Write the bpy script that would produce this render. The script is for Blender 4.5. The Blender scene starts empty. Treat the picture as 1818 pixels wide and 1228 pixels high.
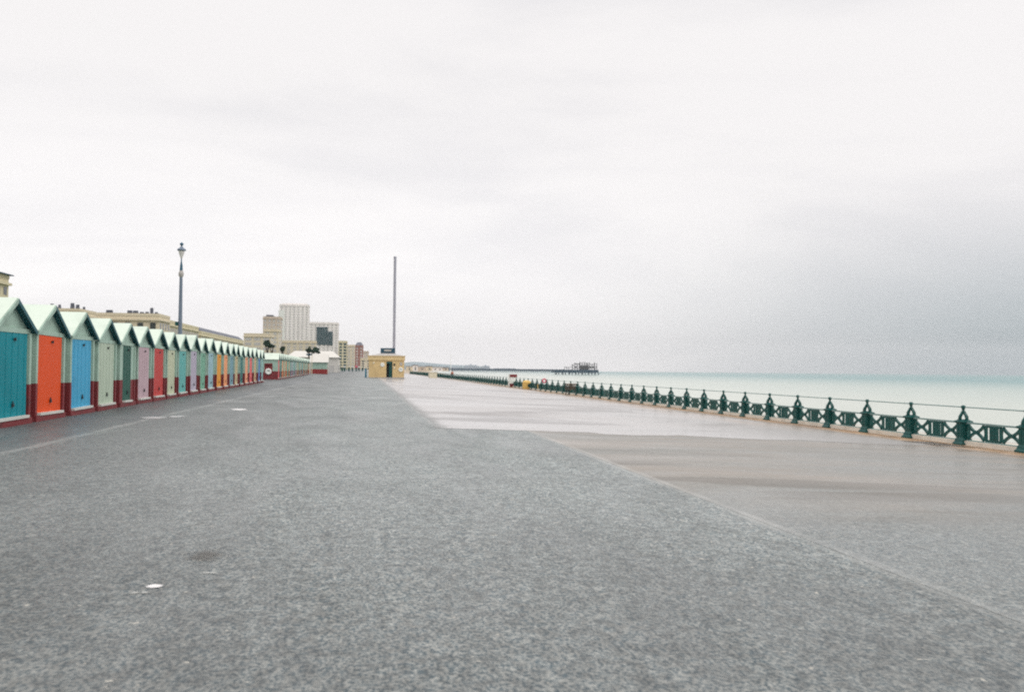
import bpy, math, random
from mathutils import Vector, Matrix
random.seed(7)
R = math.radians
scene = bpy.context.scene
C = scene.collection

# ------------------------------------------------------------------ camera
F = 1515.0                       # focal length in photo pixels (30 mm on 36 mm)
PSI = math.atan(259 / F)         # camera turned to the right of the promenade's direction (+Y)
EYE = 1.44
cam_d = bpy.data.cameras.new('camera'); cam = bpy.data.objects.new('camera', cam_d); C.objects.link(cam)
cam_d.sensor_width = 36; cam_d.lens = 30; cam_d.clip_start = .05; cam_d.clip_end = 60000
cam.location = (0, 0, EYE)
ROLL, PITCH = .0085, math.atan(41.7 / F)
cam.matrix_world = (Matrix.Translation((0, 0, EYE)) @ Matrix.Rotation(-PSI, 4, 'Z') @
                    Matrix.Rotation(math.pi / 2 + PITCH, 4, 'X') @ Matrix.Rotation(ROLL, 4, 'Z'))
cam_d.dof.use_dof = True; cam_d.dof.focus_distance = 15; cam_d.dof.aperture_fstop = 2.8
scene.camera = cam

# ------------------------------------------------------------------ world: overcast
w = bpy.data.worlds.new('World'); scene.world = w; w.use_nodes = True
nt = w.node_tree; N = nt.nodes; L = nt.links; N.clear()
def nd(t, **k):
    n = N.new(t)
    for a, b in k.items(): setattr(n, a, b)
    return n
def wmath(op, a, b=None, clamp=False):
    n = nd('ShaderNodeMath', operation=op, use_clamp=clamp)
    for i, v in enumerate((a, b)):
        if v is None: continue
        if hasattr(v, 'links'): L.new(v, n.inputs[i])
        else: n.inputs[i].default_value = v
    return n.outputs[0]
SUN_EL, SUN_AZ = R(48), R(-150)
sky = nd('ShaderNodeTexSky', sky_type='NISHITA', sun_disc=False, sun_elevation=SUN_EL, sun_rotation=SUN_AZ)
bgs = nd('ShaderNodeBackground'); bgs.inputs[1].default_value = .1; L.new(sky.outputs[0], bgs.inputs[0])
tc = nd('ShaderNodeTexCoord'); sep = nd('ShaderNodeSeparateXYZ'); L.new(tc.outputs['Generated'], sep.inputs[0])
def smooth(v, a, b):
    n = nd('ShaderNodeMapRange', interpolation_type='SMOOTHSTEP'); n.clamp = True
    L.new(v, n.inputs['Value']); n.inputs['From Min'].default_value = a; n.inputs['From Max'].default_value = b
    return n.outputs[0]
def noise(scale, det, vec):
    mp = nd('ShaderNodeMapping'); mp.inputs['Scale'].default_value = vec; mp.inputs['Rotation'].default_value = (R(12), R(-18), 0)
    L.new(tc.outputs['Generated'], mp.inputs[0])
    n = nd('ShaderNodeTexNoise'); n.inputs['Scale'].default_value = scale; n.inputs['Detail'].default_value = det
    n.inputs['Roughness'].default_value = .55; n.inputs['Distortion'].default_value = .4
    L.new(mp.outputs[0], n.inputs['Vector']); return n.outputs[0]
cl = noise(1.6, 6, (1, 1, 4.5)); cl2 = noise(1.0, 3, (1, 1, 2))
bank = wmath('MULTIPLY', smooth(sep.outputs[0], .16, .80), wmath('SUBTRACT', 1.0, smooth(sep.outputs[2], -.06, .21)))
bank = wmath('MULTIPLY', bank, wmath('ADD', .75, wmath('MULTIPLY', cl2, .5)))
grey = wmath('MULTIPLY', smooth(cl, .43, .70), .8)
def mix(fac, a, b):
    n = nd('ShaderNodeMix', data_type='RGBA')
    L.new(fac, n.inputs[0]) if hasattr(fac, 'links') else setattr(n.inputs[0], 'default_value', fac)
    for i, v in ((6, a), (7, b)):
        if hasattr(v, 'links'): L.new(v, n.inputs[i])
        else: n.inputs[i].default_value = (*v, 1)
    return n.outputs[2]
base = mix(grey, (1.01, .985, .98), (.87, .855, .87))
base = mix(bank, base, (.11, .235, .29))
glow = wmath('MULTIPLY', wmath('SUBTRACT', 1.0, smooth(sep.outputs[2], .02, .34)), wmath('SUBTRACT', 1.0, smooth(sep.outputs[0], .05, .6)))
up = wmath('ADD', wmath('ADD', .965, wmath('MULTIPLY', glow, .16)), wmath('MULTIPLY', smooth(sep.outputs[2], .38, 1.0), .9))    # overcast sky: brighter towards the zenith
bgc = nd('ShaderNodeBackground'); L.new(base, bgc.inputs[0]); L.new(up, bgc.inputs[1])
mx = nd('ShaderNodeMixShader'); mx.inputs[0].default_value = .96
L.new(bgs.outputs[0], mx.inputs[1]); L.new(bgc.outputs[0], mx.inputs[2])
out = nd('ShaderNodeOutputWorld'); L.new(mx.outputs[0], out.inputs[0])

sd = bpy.data.lights.new('sun', 'SUN'); sd.energy = .9; sd.angle = R(25); sd.color = (1, .95, .88)
so = bpy.data.objects.new('sun', sd); C.objects.link(so)
sdir = Vector((math.sin(R(120)) * math.cos(SUN_EL), math.cos(R(120)) * math.cos(SUN_EL), math.sin(SUN_EL)))
sky.sun_rotation = R(120)
so.rotation_euler = sdir.to_track_quat('Z', 'Y').to_euler()
vs = scene.view_settings; vs.view_transform = 'Standard'; vs.look = 'None'; vs.gamma = 1; vs.use_curve_mapping = False; vs.exposure = 0
scene.render.engine = 'CYCLES'
scene.cycles.pixel_filter_type = 'BLACKMAN_HARRIS'; scene.cycles.filter_width = 2.0
scene.cycles.max_bounces = 5; scene.cycles.use_denoising = False

# ------------------------------------------------------------------ helpers
def P(px, D, py=None):
    """A point of the place from its place in the photograph and its distance D in metres."""
    x = (px - 650) * math.cos(PSI) * D / F
    y = (D - x * math.sin(PSI)) / math.cos(PSI)
    z = 0 if py is None else EYE - (py - 653.5 - .0085 * (px - 650)) * D / F
    return x, y, z
def gz(x): return -.0335 * x if x > -12 else .402

def mat(name, col, rough=.7, var=.12, scale=3, bump=0, bscale=60, metal=0, spec=.3, dirt=None, dscale=1.2, dfac=.35, drange=(.5, .75), coat=0, stretch=(1, 1, 1)):
    m = bpy.data.materials.new(name); m.use_nodes = True
    n = m.node_tree.nodes; l = m.node_tree.links
    b = n['Principled BSDF']; b.inputs['Roughness'].default_value = rough; b.inputs['Metallic'].default_value = metal
    b.inputs['Specular IOR Level'].default_value = spec; b.inputs['Coat Weight'].default_value = coat
    t = n.new('ShaderNodeTexCoord'); oi = n.new('ShaderNodeObjectInfo')
    ad = n.new('ShaderNodeVectorMath'); ad.operation = 'ADD'; sc = n.new('ShaderNodeVectorMath'); sc.operation = 'SCALE'
    cx = n.new('ShaderNodeCombineXYZ'); l.new(oi.outputs['Random'], cx.inputs[0]); l.new(oi.outputs['Random'], cx.inputs[1])
    l.new(cx.outputs[0], sc.inputs[0]); sc.inputs['Scale'].default_value = 37
    l.new(t.outputs['Object'], ad.inputs[0]); l.new(sc.outputs[0], ad.inputs[1])
    mp = n.new('ShaderNodeMapping'); mp.inputs['Scale'].default_value = stretch; l.new(ad.outputs[0], mp.inputs[0])
    def nz(s, det=5):
        q = n.new('ShaderNodeTexNoise'); q.inputs['Scale'].default_value = s; q.inputs['Detail'].default_value = det
        l.new(mp.outputs[0], q.inputs['Vector']); return q.outputs[0]
    def mixc(fac, a, bb):
        q = n.new('ShaderNodeMix'); q.data_type = 'RGBA'; l.new(fac, q.inputs[0])
        for i, v in ((6, a), (7, bb)):
            if hasattr(v, 'links'): l.new(v, q.inputs[i])
            else: q.inputs[i].default_value = (*v, 1)
        return q.outputs[2]
    lo = tuple(max(0, c * (1 - var)) for c in col); hi = tuple(min(.95, c * (1 + var)) for c in col)
    c = mixc(nz(scale), lo, hi)
    if dirt:
        r = n.new('ShaderNodeMapRange'); r.inputs['From Min'].default_value = drange[0]; r.inputs['From Max'].default_value = drange[1]
        r.inputs['To Max'].default_value = dfac; l.new(nz(dscale, 6), r.inputs['Value'])
        c = mixc(r.outputs[0], c, dirt)
    l.new(c, b.inputs['Base Color'])
    if bump:
        bp = n.new('ShaderNodeBump'); bp.inputs['Strength'].default_value = bump; bp.inputs['Distance'].default_value = .02
        l.new(nz(bscale, 3), bp.inputs['Height']); l.new(bp.outputs[0], b.inputs['Normal'])
    return m

class MB:
    """Collects shapes; build() links them as one mesh object."""
    def __init__(s): s.v = []; s.f = []
    def add(s, vs, fs):
        o = len(s.v); s.v += [tuple(v) for v in vs]; s.f += [tuple(i + o for i in f) for f in fs]; return s
    def box(s, x0, x1, y0, y1, z0, z1):
        return s.add([(x0,y0,z0),(x1,y0,z0),(x1,y1,z0),(x0,y1,z0),(x0,y0,z1),(x1,y0,z1),(x1,y1,z1),(x0,y1,z1)],
                     [(0,3,2,1),(4,5,6,7),(0,1,5,4),(1,2,6,5),(2,3,7,6),(3,0,4,7)])
    def bar(s, a, b, wd, ht=None):
        """square bar between two points"""
        a, b = Vector(a), Vector(b); d = (b - a).normalized(); ht = ht or wd
        u = d.cross(Vector((0, 0, 1)));  u = Vector((1, 0, 0)) if u.length < 1e-4 else u.normalized(); v = d.cross(u)
        c = [(-1,-1),(1,-1),(1,1),(-1,1)]
        vs_ = [p + u * i * wd / 2 + v * j * ht / 2 for p in (a, b) for i, j in c]
        return s.add(vs_, [(0,1,2,3),(7,6,5,4),(0,4,5,1),(1,5,6,2),(2,6,7,3),(3,7,4,0)])
    def path(s, pts, r, n=6):
        for a, b in zip(pts, pts[1:]): s.tube(a, b, r, r, n)
        return s
    def tube(s, a, b, r0, r1, n=8):
        a, b = Vector(a), Vector(b); d = (b - a).normalized()
        u = d.cross(Vector((0, 1, .01))).normalized(); v = d.cross(u)
        vs_ = [p + (u * math.cos(2*math.pi*k/n) + v * math.sin(2*math.pi*k/n)) * r for p, r in ((a, r0), (b, r1)) for k in range(n)]
        fs = [(k, (k+1) % n, n + (k+1) % n, n + k) for k in range(n)] + [tuple(range(n-1, -1, -1)), tuple(range(n, 2*n))]
        return s.add(vs_, fs)
    def lathe(s, prof, n=12, c=(0, 0), sq=False):
        """prof: list of (radius, z)"""
        vs_ = []; off = math.pi / 4 if sq else 0; k2 = math.sqrt(2) if sq else 1
        for r, z in prof: vs_ += [(c[0] + r*k2*math.cos(off + 2*math.pi*k/n), c[1] + r*k2*math.sin(off + 2*math.pi*k/n), z) for k in range(n)]
        fs = []
        for i in range(len(prof) - 1): fs += [(i*n+k, i*n+(k+1) % n, (i+1)*n+(k+1) % n, (i+1)*n+k) for k in range(n)]
        fs += [tuple(range(n-1, -1, -1)), tuple(range((len(prof)-1)*n, len(prof)*n))]
        return s.add(vs_, fs)
    def prism(s, poly, ax, t0, t1):
        """polygon (2D) extruded along axis ax ('x': poly is (y,z); 'y': poly is (x,z); 'z': poly is (x,y))"""
        g = {'x': lambda p, t: (t, p[0], p[1]), 'y': lambda p, t: (p[0], t, p[1]), 'z': lambda p, t: (p[0], p[1], t)}[ax]
        n = len(poly); vs_ = [g(p, t0) for p in poly] + [g(p, t1) for p in poly]
        return s.add(vs_, [tuple(range(n-1, -1, -1)), tuple(range(n, 2*n))] + [(k, (k+1) % n, n+(k+1) % n, n+k) for k in range(n)])
    def mesh(s, name, m, smooth=False, recalc=True):
        me = bpy.data.meshes.new(name); me.from_pydata(s.v, [], s.f); me.materials.append(m)
        if recalc:
            import bmesh
            b = bmesh.new(); b.from_mesh(me); bmesh.ops.recalc_face_normals(b, faces=b.faces); b.to_mesh(me); b.free()
        if smooth: me.shade_smooth(); me.set_sharp_from_angle(angle=R(38))
        me.update(); return me
    def build(s, name, m, parent=None, smooth=False, **kw):
        o = bpy.data.objects.new(name, s.mesh(name, m, smooth)); C.objects.link(o)
        if parent: o.parent = parent
        for k, v in kw.items(): o[k] = v
        return o
def inst(name, me, parent=None, loc=(0, 0, 0), m=None, **kw):
    o = bpy.data.objects.new(name, me); C.objects.link(o); o.location = loc
    if parent: o.parent = parent
    if m: o.material_slots[0].link = 'OBJECT'; o.material_slots[0].material = m
    for k, v in kw.items(): o[k] = v
    return o
def thing(name, label, cat, loc=(0, 0, 0), rz=0, group=None):
    o = bpy.data.objects.new(name, None); C.objects.link(o); o.location = loc; o.rotation_euler.z = rz
    o.empty_display_size = .2; o['label'] = label; o['category'] = cat
    if group: o['group'] = group
    return o
def tag(o, label, cat, group=None):
    o['label'] = label; o['category'] = cat
    if group: o['group'] = group
    return o

# ------------------------------------------------------------------ the ground
class NT:
    """small node-building shorthand"""
    def __init__(s, name):
        s.m = bpy.data.materials.new(name); s.m.use_nodes = True; s.n = s.m.node_tree.nodes; s.l = s.m.node_tree.links
        s.b = s.n['Principled BSDF']; s.t = s.n.new('ShaderNodeTexCoord'); s.o = s.t.outputs['Object']
        sp_ = s.n.new('ShaderNodeSeparateXYZ'); s.l.new(s.o, sp_.inputs[0]); s.x, s.y = sp_.outputs[0], sp_.outputs[1]
    def put(s, v, i):
        if hasattr(v, 'links'): s.l.new(v, i)
        else: i.default_value = (*v, 1) if isinstance(v, tuple) and len(v) == 3 and i.type == 'RGBA' else v
    def nz(s, sc, det=4, ro=.55, dist=0, st=(1, 1, 1)):
        mp = s.n.new('ShaderNodeMapping'); mp.inputs['Scale'].default_value = st; s.l.new(s.o, mp.inputs[0])
        q = s.n.new('ShaderNodeTexNoise'); q.inputs['Scale'].default_value = sc; q.inputs['Detail'].default_value = det
        q.inputs['Roughness'].default_value = ro; q.inputs['Distortion'].default_value = dist; s.l.new(mp.outputs[0], q.inputs['Vector']); return q.outputs[0]
    def rng(s, v, a, b, c=0, d=1, kind='LINEAR'):
        q = s.n.new('ShaderNodeMapRange'); q.interpolation_type = kind
        for i, k in enumerate((v, a, b, c, d)): s.put(k, q.inputs[i])
        return q.outputs[0]
    def ma(s, op, a, b=0.0):
        q = s.n.new('ShaderNodeMath'); q.operation = op; s.put(a, q.inputs[0]); s.put(b, q.inputs[1]); return q.outputs[0]
    def mix(s, f, a, b, mode='MIX'):
        q = s.n.new('ShaderNodeMix'); q.data_type = 'RGBA'; q.blend_type = mode; s.put(f, q.inputs[0]); s.put(a, q.inputs[6]); s.put(b, q.inputs[7]); return q.outputs[2]
    def line(s, x0, hw, wob=.03):
        """soft mask of a line along y at x0"""
        d = s.ma('ABSOLUTE', s.ma('SUBTRACT', s.ma('ADD', s.x, s.ma('MULTIPLY', s.ma('SUBTRACT', s.nz(1.3, 4), .5), wob*4)), x0))
        return s.ma('MULTIPLY', s.rng(d, hw*.4, hw, 1, 0, 'SMOOTHSTEP'), s.rng(s.nz(1.1, 5, st=(1, .6, 1)), .34, .58, .25, 1))
    def finish(s, c, rough, bump, bscale, spec, dist=.012):
        s.l.new(c, s.b.inputs['Base Color']); s.put(rough, s.b.inputs['Roughness']); s.b.inputs['Specular IOR Level'].default_value = spec
        bp = s.n.new('ShaderNodeBump'); bp.inputs['Strength'].default_value = bump; bp.inputs['Distance'].default_value = dist
        s.l.new(s.nz(bscale, 3), bp.inputs['Height']); s.l.new(bp.outputs[0], s.b.inputs['Normal']); return s.m
    def grain(s, lo, hi, sc, sc2, con=(.40, .60), m2=(.72, 1.22), st=(1, 1, 1)):
        c = s.mix(s.rng(s.nz(sc, 3, .65, 0, st), con[0], con[1]), lo, hi)
        c = s.mix(1.0, c, s.rng(s.nz(sc2, 4, .6, 0, st), .36, .64, m2[0], m2[1]), 'MULTIPLY')
        return c
M = {}
def asphalt():
    g = NT('damp_vignetted_asphalt')
    c = g.grain((.036, .062, .075), (.262, .268, .25), 50, 14, (.38, .62), (.66, 1.28), (1, .62, 1))
    c = g.mix(1.0, c, g.rng(g.nz(.55, 5, .6, .5, (1, .4, 1)), .35, .65, .82, 1.16), 'MULTIPLY')
    c = g.mix(1.0, c, g.rng(g.nz(2.6, 4, .6), .36, .64, .92, 1.08), 'MULTIPLY')
    c = g.mix(1.0, c, g.rng(g.ma('ADD', g.x, g.ma('MULTIPLY', g.nz(.35, 4), 3.0)), -3.2, 2.6, .60, 1.10, 'SMOOTHSTEP'), 'MULTIPLY')  # lens vignette painted into the colour: darker towards the huts, lighter mid lane
    c = g.mix(1.0, c, g.rng(g.ma('ADD', g.y, g.ma('MULTIPLY', g.nz(.3, 3), 2.0)), 4.5, 12, .78, 1.14, 'SMOOTHSTEP'), 'MULTIPLY')  # near foreground darkened too, the same lens falloff painted in
    c = g.mix(g.rng(g.nz(13, 2), .70, .76), c, (.40, .38, .33))
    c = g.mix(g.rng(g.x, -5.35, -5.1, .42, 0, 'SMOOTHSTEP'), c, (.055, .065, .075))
    c = g.mix(g.ma('MULTIPLY', g.line(-5.13, .12, .05), .34), c, (.34, .35, .34))
    c = g.mix(g.ma('MULTIPLY', g.line(4.12, .13, .012), g.ma('MULTIPLY', g.rng(g.y, 20, 22, .45, 0), g.rng(g.y, 4, 9, .25, 1))), c, (.38, .38, .36))
    c = g.mix(g.ma('MULTIPLY', g.line(1.85, .16, .05), g.rng(g.y, 20, 24, 0, .3)), c, (.42, .40, .38))
    r = g.rng(g.nz(.6, 5, .6, 1, (1, .35, 1)), .35, .65, .34, .60)
    return g.finish(c, r, .7, 45, .5)
def smooth_tarmac():
    g = NT('smooth_tarmac')
    c = g.grain((.040, .066, .078), (.262, .266, .246), 50, 14, (.38, .62), (.68, 1.26), (1, .62, 1))
    c = g.mix(1.0, c, g.rng(g.ma('ADD', g.x, g.ma('MULTIPLY', g.nz(.35, 4), 3.0)), 5.5, 14, 1.0, .74, 'SMOOTHSTEP'), 'MULTIPLY')  # darker towards the railing, lens falloff painted into the tarmac
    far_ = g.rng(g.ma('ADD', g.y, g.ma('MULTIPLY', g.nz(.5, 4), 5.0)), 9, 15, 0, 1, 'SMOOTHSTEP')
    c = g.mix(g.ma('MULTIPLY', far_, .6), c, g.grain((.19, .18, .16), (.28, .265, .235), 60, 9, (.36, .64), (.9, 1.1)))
    c = g.mix(g.ma('MULTIPLY', far_, g.rng(g.nz(.45, 5, .6, .6, (.3, 1, 1)), .42, .66, 0, .55)), c, (.26, .20, .15))
    zone = g.ma('MULTIPLY', g.rng(g.y, 7, 11, 0, 1, 'SMOOTHSTEP'), g.rng(g.y, 14, 18.5, 1, .35, 'SMOOTHSTEP'))
    st_ = g.rng(g.nz(.75, 5, .5, .5, (.2, 1.3, 1)), .52, .60, 0, .6, 'SMOOTHSTEP')
    c = g.mix(g.ma('MULTIPLY', zone, st_), c, (.11, .095, .078))
    c = g.mix(g.ma('MULTIPLY', g.line(4.14, .13, .012), g.rng(g.y, 4, 9, .14, .5)), c, (.38, .38, .36))
    c = g.mix(g.ma('MULTIPLY', g.rng(g.x, 13.4, 15.8, 0, .75, 'SMOOTHSTEP'), g.rng(g.nz(1.2, 5), .38, .6)), c, (.30, .20, .125))
    r = g.rng(g.nz(.5, 5, .6, 1, (.3, 1, 1)), .38, .64, .24, .52)
    return g.finish(c, r, .35, 70, .55)
def wet_tarmac():
    g = NT('wet_tarmac')
    c = g.grain((.32, .31, .305), (.45, .43, .42), 40, 6, (.36, .64), (.9, 1.1))
    c = g.mix(g.rng(g.nz(.16, 5, .6, 1.4, (.5, 1, 1)), .49, .62, 0, .75), c, (.155, .142, .136))
    c = g.mix(g.ma('MULTIPLY', g.rng(g.x, 12.2, 15.6, 0, .8, 'SMOOTHSTEP'), g.rng(g.nz(.8, 5, .6, 0, (1, .3, 1)), .38, .6)), c, (.38, .25, .15))
    al = g.rng(g.ma('ADD', g.x, g.ma('MULTIPLY', g.nz(1.5, 5), .9)), 2.2, 2.75, 0, 1, 'SMOOTHSTEP'); fade = g.ma('MULTIPLY', g.rng(g.x, 8.5, 13.5, 0, .8, 'SMOOTHSTEP'), g.rng(g.y, 23.5, 36, 1, 0, 'SMOOTHSTEP'))
    c = g.mix(fade, c, g.grain((.155, .155, .15), (.255, .245, .225), 45, 9, (.36, .64), (.86, 1.12)))
    c = g.mix(al, g.grain((.12, .135, .14), (.25, .245, .23), 40, 9, (.36, .64), (.86, 1.12)), c)
    r = g.rng(g.nz(.14, 5, .6, 1.3, (.45, 1, 1)), .40, .66, .20, .42); r = g.ma('ADD', r, g.ma('ADD', g.ma('MULTIPLY', fade, .18), g.rng(al, 0, 1, .25, 0)))
    return g.finish(c, r, .15, 60, .85)
def sandy():
    g = NT('sandy_rust_strip')
    c = g.grain((.26, .16, .085), (.44, .29, .17), 18, 3)
    c = g.mix(g.rng(g.ma('ADD', g.x, g.ma('MULTIPLY', g.nz(1.4, 6, .6, 0, (1, .35, 1)), 1.1)), 15.75, 16.35, .8, 0, 'SMOOTHSTEP'), c, (.24, .215, .185))
    c = g.mix(g.rng(g.nz(.8, 5, .6, 0, (1, .3, 1)), .5, .68, 0, .7), c, (.16, .12, .10))
    return g.finish(c, g.rng(g.nz(1, 4), .4, .6, .35, .7), .6, 40, .4)
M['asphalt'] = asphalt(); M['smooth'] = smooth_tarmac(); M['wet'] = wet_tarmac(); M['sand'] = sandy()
def seam_m(): g = NT('pale_fleck'); return g.finish(g.grain((.28, .29, .28), (.46, .45, .42), 60, 12), .5, .3, 60, .4)
M['seam'] = seam_m()
M['lawn'] = mat('lawn', (.06, .09, .035), .9, .3, 5, .6, 80)
M['beach'] = mat('shingle', (.44, .36, .27), .85, .25, 2, .8, 25, dirt=(.3, .24, .18), dscale=.3)
M['conc'] = mat('sea_wall_concrete', (.42, .40, .36), .75, .12, 2, .3, 30, dirt=(.2, .19, .16), dfac=.5)

def strip(name, m, x0, x1, y0, y1, lift, rag=0, n=1, kind='structure', ends=0):
    """a sheet lying on the sloping promenade, edges a little uneven"""
    b = MB(); vs_ = []
    for i in range(n + 1):
        y = y0 + (y1 - y0) * i / n
        for x in (x0, x1): 
            xx = x + random.uniform(-rag, rag) * (x == x0 or rag < 0.4)
            vs_.append((xx, y + (random.uniform(-ends, ends) if i in (0, n) else 0), gz(xx) + lift))
    b.add(vs_, [(2*i, 2*i+1, 2*i+3, 2*i+2) for i in range(n)])
    return b.build(name, m, kind=kind)
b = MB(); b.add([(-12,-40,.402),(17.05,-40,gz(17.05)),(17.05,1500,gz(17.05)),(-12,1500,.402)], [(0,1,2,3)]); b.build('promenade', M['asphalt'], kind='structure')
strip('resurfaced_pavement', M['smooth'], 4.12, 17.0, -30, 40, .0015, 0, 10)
strip('wet_pavement', M['wet'], 1.85, 17.0, 22.0, 700, .003, .12, 340)
# ragged near edge of the wet area
b = MB(); vs_ = []; k = 60
for i in range(k + 1):
    x = 1.75 + (16.1 - 1.75) * i / k
    yy = 22.0 - (.25 + .5 * abs(math.sin(i * .23)) * (x > 6) + random.uniform(0, .12)) - max(0, x - 9) * .16
    vs_ += [(x, yy, gz(x) + .005), (x, 22.3, gz(x) + .005)]
b.add(vs_, [(2*i, 2*i+2, 2*i+3, 2*i+1) for i in range(k)]); b.build('wet_pavement_edge', M['wet'], kind='structure')
strip('sandy_strip', M['sand'], 15.1, 16.95, -20, 120, .005, .07, 500)

# puddles, stains and flecks: thin films with soft uneven edges
def film(name, col, rough, amax, spec=.4, edge=(.45, 1.0), ns=18):
    g = NT(name); ln = g.n.new('ShaderNodeVectorMath'); ln.operation = 'LENGTH'
    g.l.new(g.t.outputs['Generated'], ln.inputs[0])
    sb = g.n.new('ShaderNodeVectorMath'); sb.operation = 'SUBTRACT'; g.l.new(g.t.outputs['Generated'], sb.inputs[0]); sb.inputs[1].default_value = (.5, .5, .5)
    ml = g.n.new('ShaderNodeVectorMath'); ml.operation = 'MULTIPLY'; g.l.new(sb.outputs[0], ml.inputs[0]); ml.inputs[1].default_value = (2, 2, 0)
    g.l.new(ml.outputs[0], ln.inputs[0])
    d = g.ma('ADD', ln.outputs['Value'], g.ma('MULTIPLY', g.ma('SUBTRACT', g.nz(ns, 5), .5), .9))
    g.put(g.rng(d, edge[0], edge[1], amax, 0, 'SMOOTHSTEP'), g.b.inputs['Alpha'])
    g.put(col, g.b.inputs['Base Color']); g.put(rough, g.b.inputs['Roughness']); g.b.inputs['Specular IOR Level'].default_value = spec; return g.m
M['water_sky_film'] = film('puddle_painted_sky', (.50, .50, .50), .35, .75, .8, (.5, .95), 6)  # pale matte colour paints the sky's reflection onto the puddles
M['chip'] = film('pale_mark', (.80, .78, .77), .5, .85, .3, (.6, 1.05), 14); M['fleck'] = film('faint_mark', (.5, .5, .47), .5, .6, .3, (.4, 1.0), 30)
M['stain'] = film('brown_stain', (.085, .07, .055), .55, .38, .3, (.1, .95), 10)
def blob(name, m, cx, cy, rx, ry, lift, label, cat='puddle'):
    n = 24; o = MB().add([(rx*math.cos(2*math.pi*k/n), ry*math.sin(2*math.pi*k/n), -.0335*rx*math.cos(2*math.pi*k/n)) for k in range(n)], [tuple(range(n))]).build(name, m)
    o.location = (cx, cy, gz(cx)+lift); return tag(o, label, cat)
blob('puddle', M['water_sky_film'], -5.15, 22.3, .36, .55, .006, 'long pale puddle lying nearest the row of beach huts')
blob('puddle', M['water_sky_film'], -4.75, 23.0, .22, .55, .008, 'narrow pale puddle touching the long puddle by the huts')
blob('puddle', M['chip'], -3.85, 27.5, .27, .5, .006, 'small bright oval puddle farthest out on the promenade')  # matte white stands in for reflected sky on this puddle
blob('pale_patch', M['chip'], -1.305, 5.76, .055, .055, .005, 'bright white oval mark on the asphalt in the left foreground', 'paint mark')
blob('pale_patch', M['fleck'], -1.385, 5.6, .035, .035, .005, 'small faint fleck left of the white oval mark', 'paint mark')
blob('pale_patch', M['fleck'], -1.325, 5.6, .03, .03, .006, 'tiny faint fleck just below the white oval mark', 'paint mark')
blob('pale_patch', M['fleck'], -1.04, 6.12, .06, .03, .005, 'thin pale dash right of the brown stain in the foreground', 'paint mark')
blob('stain', M['stain'], -1.15, 6.66, .17, .30, .004, 'faint brown stain on the asphalt above the white oval mark', 'stain')
M['leaf'] = mat('yellow_leaf', (.75, .5, .15), .6)
b = MB(); 
for k in range(5):
    a = k*1.26; b.add([(0,0,.006),(.011*math.cos(a-.25),.011*math.sin(a-.25),.008),(.02*math.cos(a),.02*math.sin(a),.014),(.011*math.cos(a+.25),.011*math.sin(a+.25),.008)],[(0,1,2,3)])
lx, ly, _ = P(42, 6.0); o = b.build('fallen_leaf', M['leaf']); o.location = (-2.33, 5.98, gz(-2.33)); tag(o, 'tiny yellow fallen leaf on the asphalt near the left edge', 'leaf')
# land behind the huts, beach, sea
b = MB(); b.add([(-900,-60,.38),(-12,-60,.38),(-12,3200,.38),(-900,3200,.38)], [(0,1,2,3)]); b.build('lawn', M['lawn'], kind='structure')
b = MB(); b.box(16.95, 17.75, -40, 1500, -4.2, gz(17.0) + .10); b.build('sea_wall', M['conc'], kind='structure')
b = MB(); prof = [(17.6, -2.8), (26, -3.2), (34, -4.4), (48, -6.3), (60, -7.2)]
vs_ = [(x, y, z) for y in (-60, 900, 1500) for x, z in prof]; n = len(prof)
b.add(vs_, [(j*n+i, j*n+i+1, (j+1)*n+i+1, (j+1)*n+i) for j in (0, 1) for i in range(n-1)]); b.build('beach', M['beach'], kind='structure')
b = MB(); b.add([(17.6,420,-2.9),(32,700,-2.4),(62,900,-2.0),(92,1300,-1.6),(110,3000,-1.4),(17.6,3000,-1.4),(48,420,-6.3),(66,700,-6.4),(88,900,-6.4),(118,1300,-6.4),(136,3000,-6.4)], [(0,1,2,3,4,5),(0,6,7,1),(1,7,8,2),(2,8,9,3),(3,9,10,4)]); b.box(-300, 18, 1501, 3000, -7, -.2); b.build('far_seafront_ground', M['beach'], kind='structure')

m = bpy.data.materials.new('sea_water'); m.use_nodes = True; n = m.node_tree.nodes; l = m.node_tree.links; bb = n['Principled BSDF']
bb.inputs['Base Color'].default_value = (.30, .42, .38, 1); bb.inputs['Roughness'].default_value = .22; bb.inputs['IOR'].default_value = 1.33
t = n.new('ShaderNodeTexCoord'); mp = n.new('ShaderNodeMapping'); mp.inputs['Scale'].default_value = (1, .35, 1); l.new(t.outputs['Object'], mp.inputs[0])
q = n.new('ShaderNodeTexNoise'); q.inputs['Scale'].default_value = .55; q.inputs['Detail'].default_value = 6; l.new(mp.outputs[0], q.inputs['Vector'])
bp = n.new('ShaderNodeBump'); bp.inputs['Strength'].default_value = .8; bp.inputs['Distance'].default_value = .35; l.new(q.outputs[0], bp.inputs['Height']); l.new(bp.outputs[0], bb.inputs['Normal'])
q2 = n.new('ShaderNodeTexNoise'); q2.inputs['Scale'].default_value = .006; q2.inputs['Detail'].default_value = 5; l.new(mp.outputs[0], q2.inputs['Vector'])
r_ = n.new('ShaderNodeMix'); r_.data_type = 'RGBA'; l.new(q2.outputs[0], r_.inputs[0]); r_.inputs[6].default_value = (.56,.56,.48,1); r_.inputs[7].default_value = (.44,.50,.44,1)
sx = n.new('ShaderNodeSeparateXYZ'); l.new(t.outputs['Object'], sx.inputs[0]); mr = n.new('ShaderNodeMapRange'); mr.interpolation_type = 'SMOOTHSTEP'
l.new(sx.outputs[0], mr.inputs[0]); mr.inputs[1].default_value = 20; mr.inputs[2].default_value = 650
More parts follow.
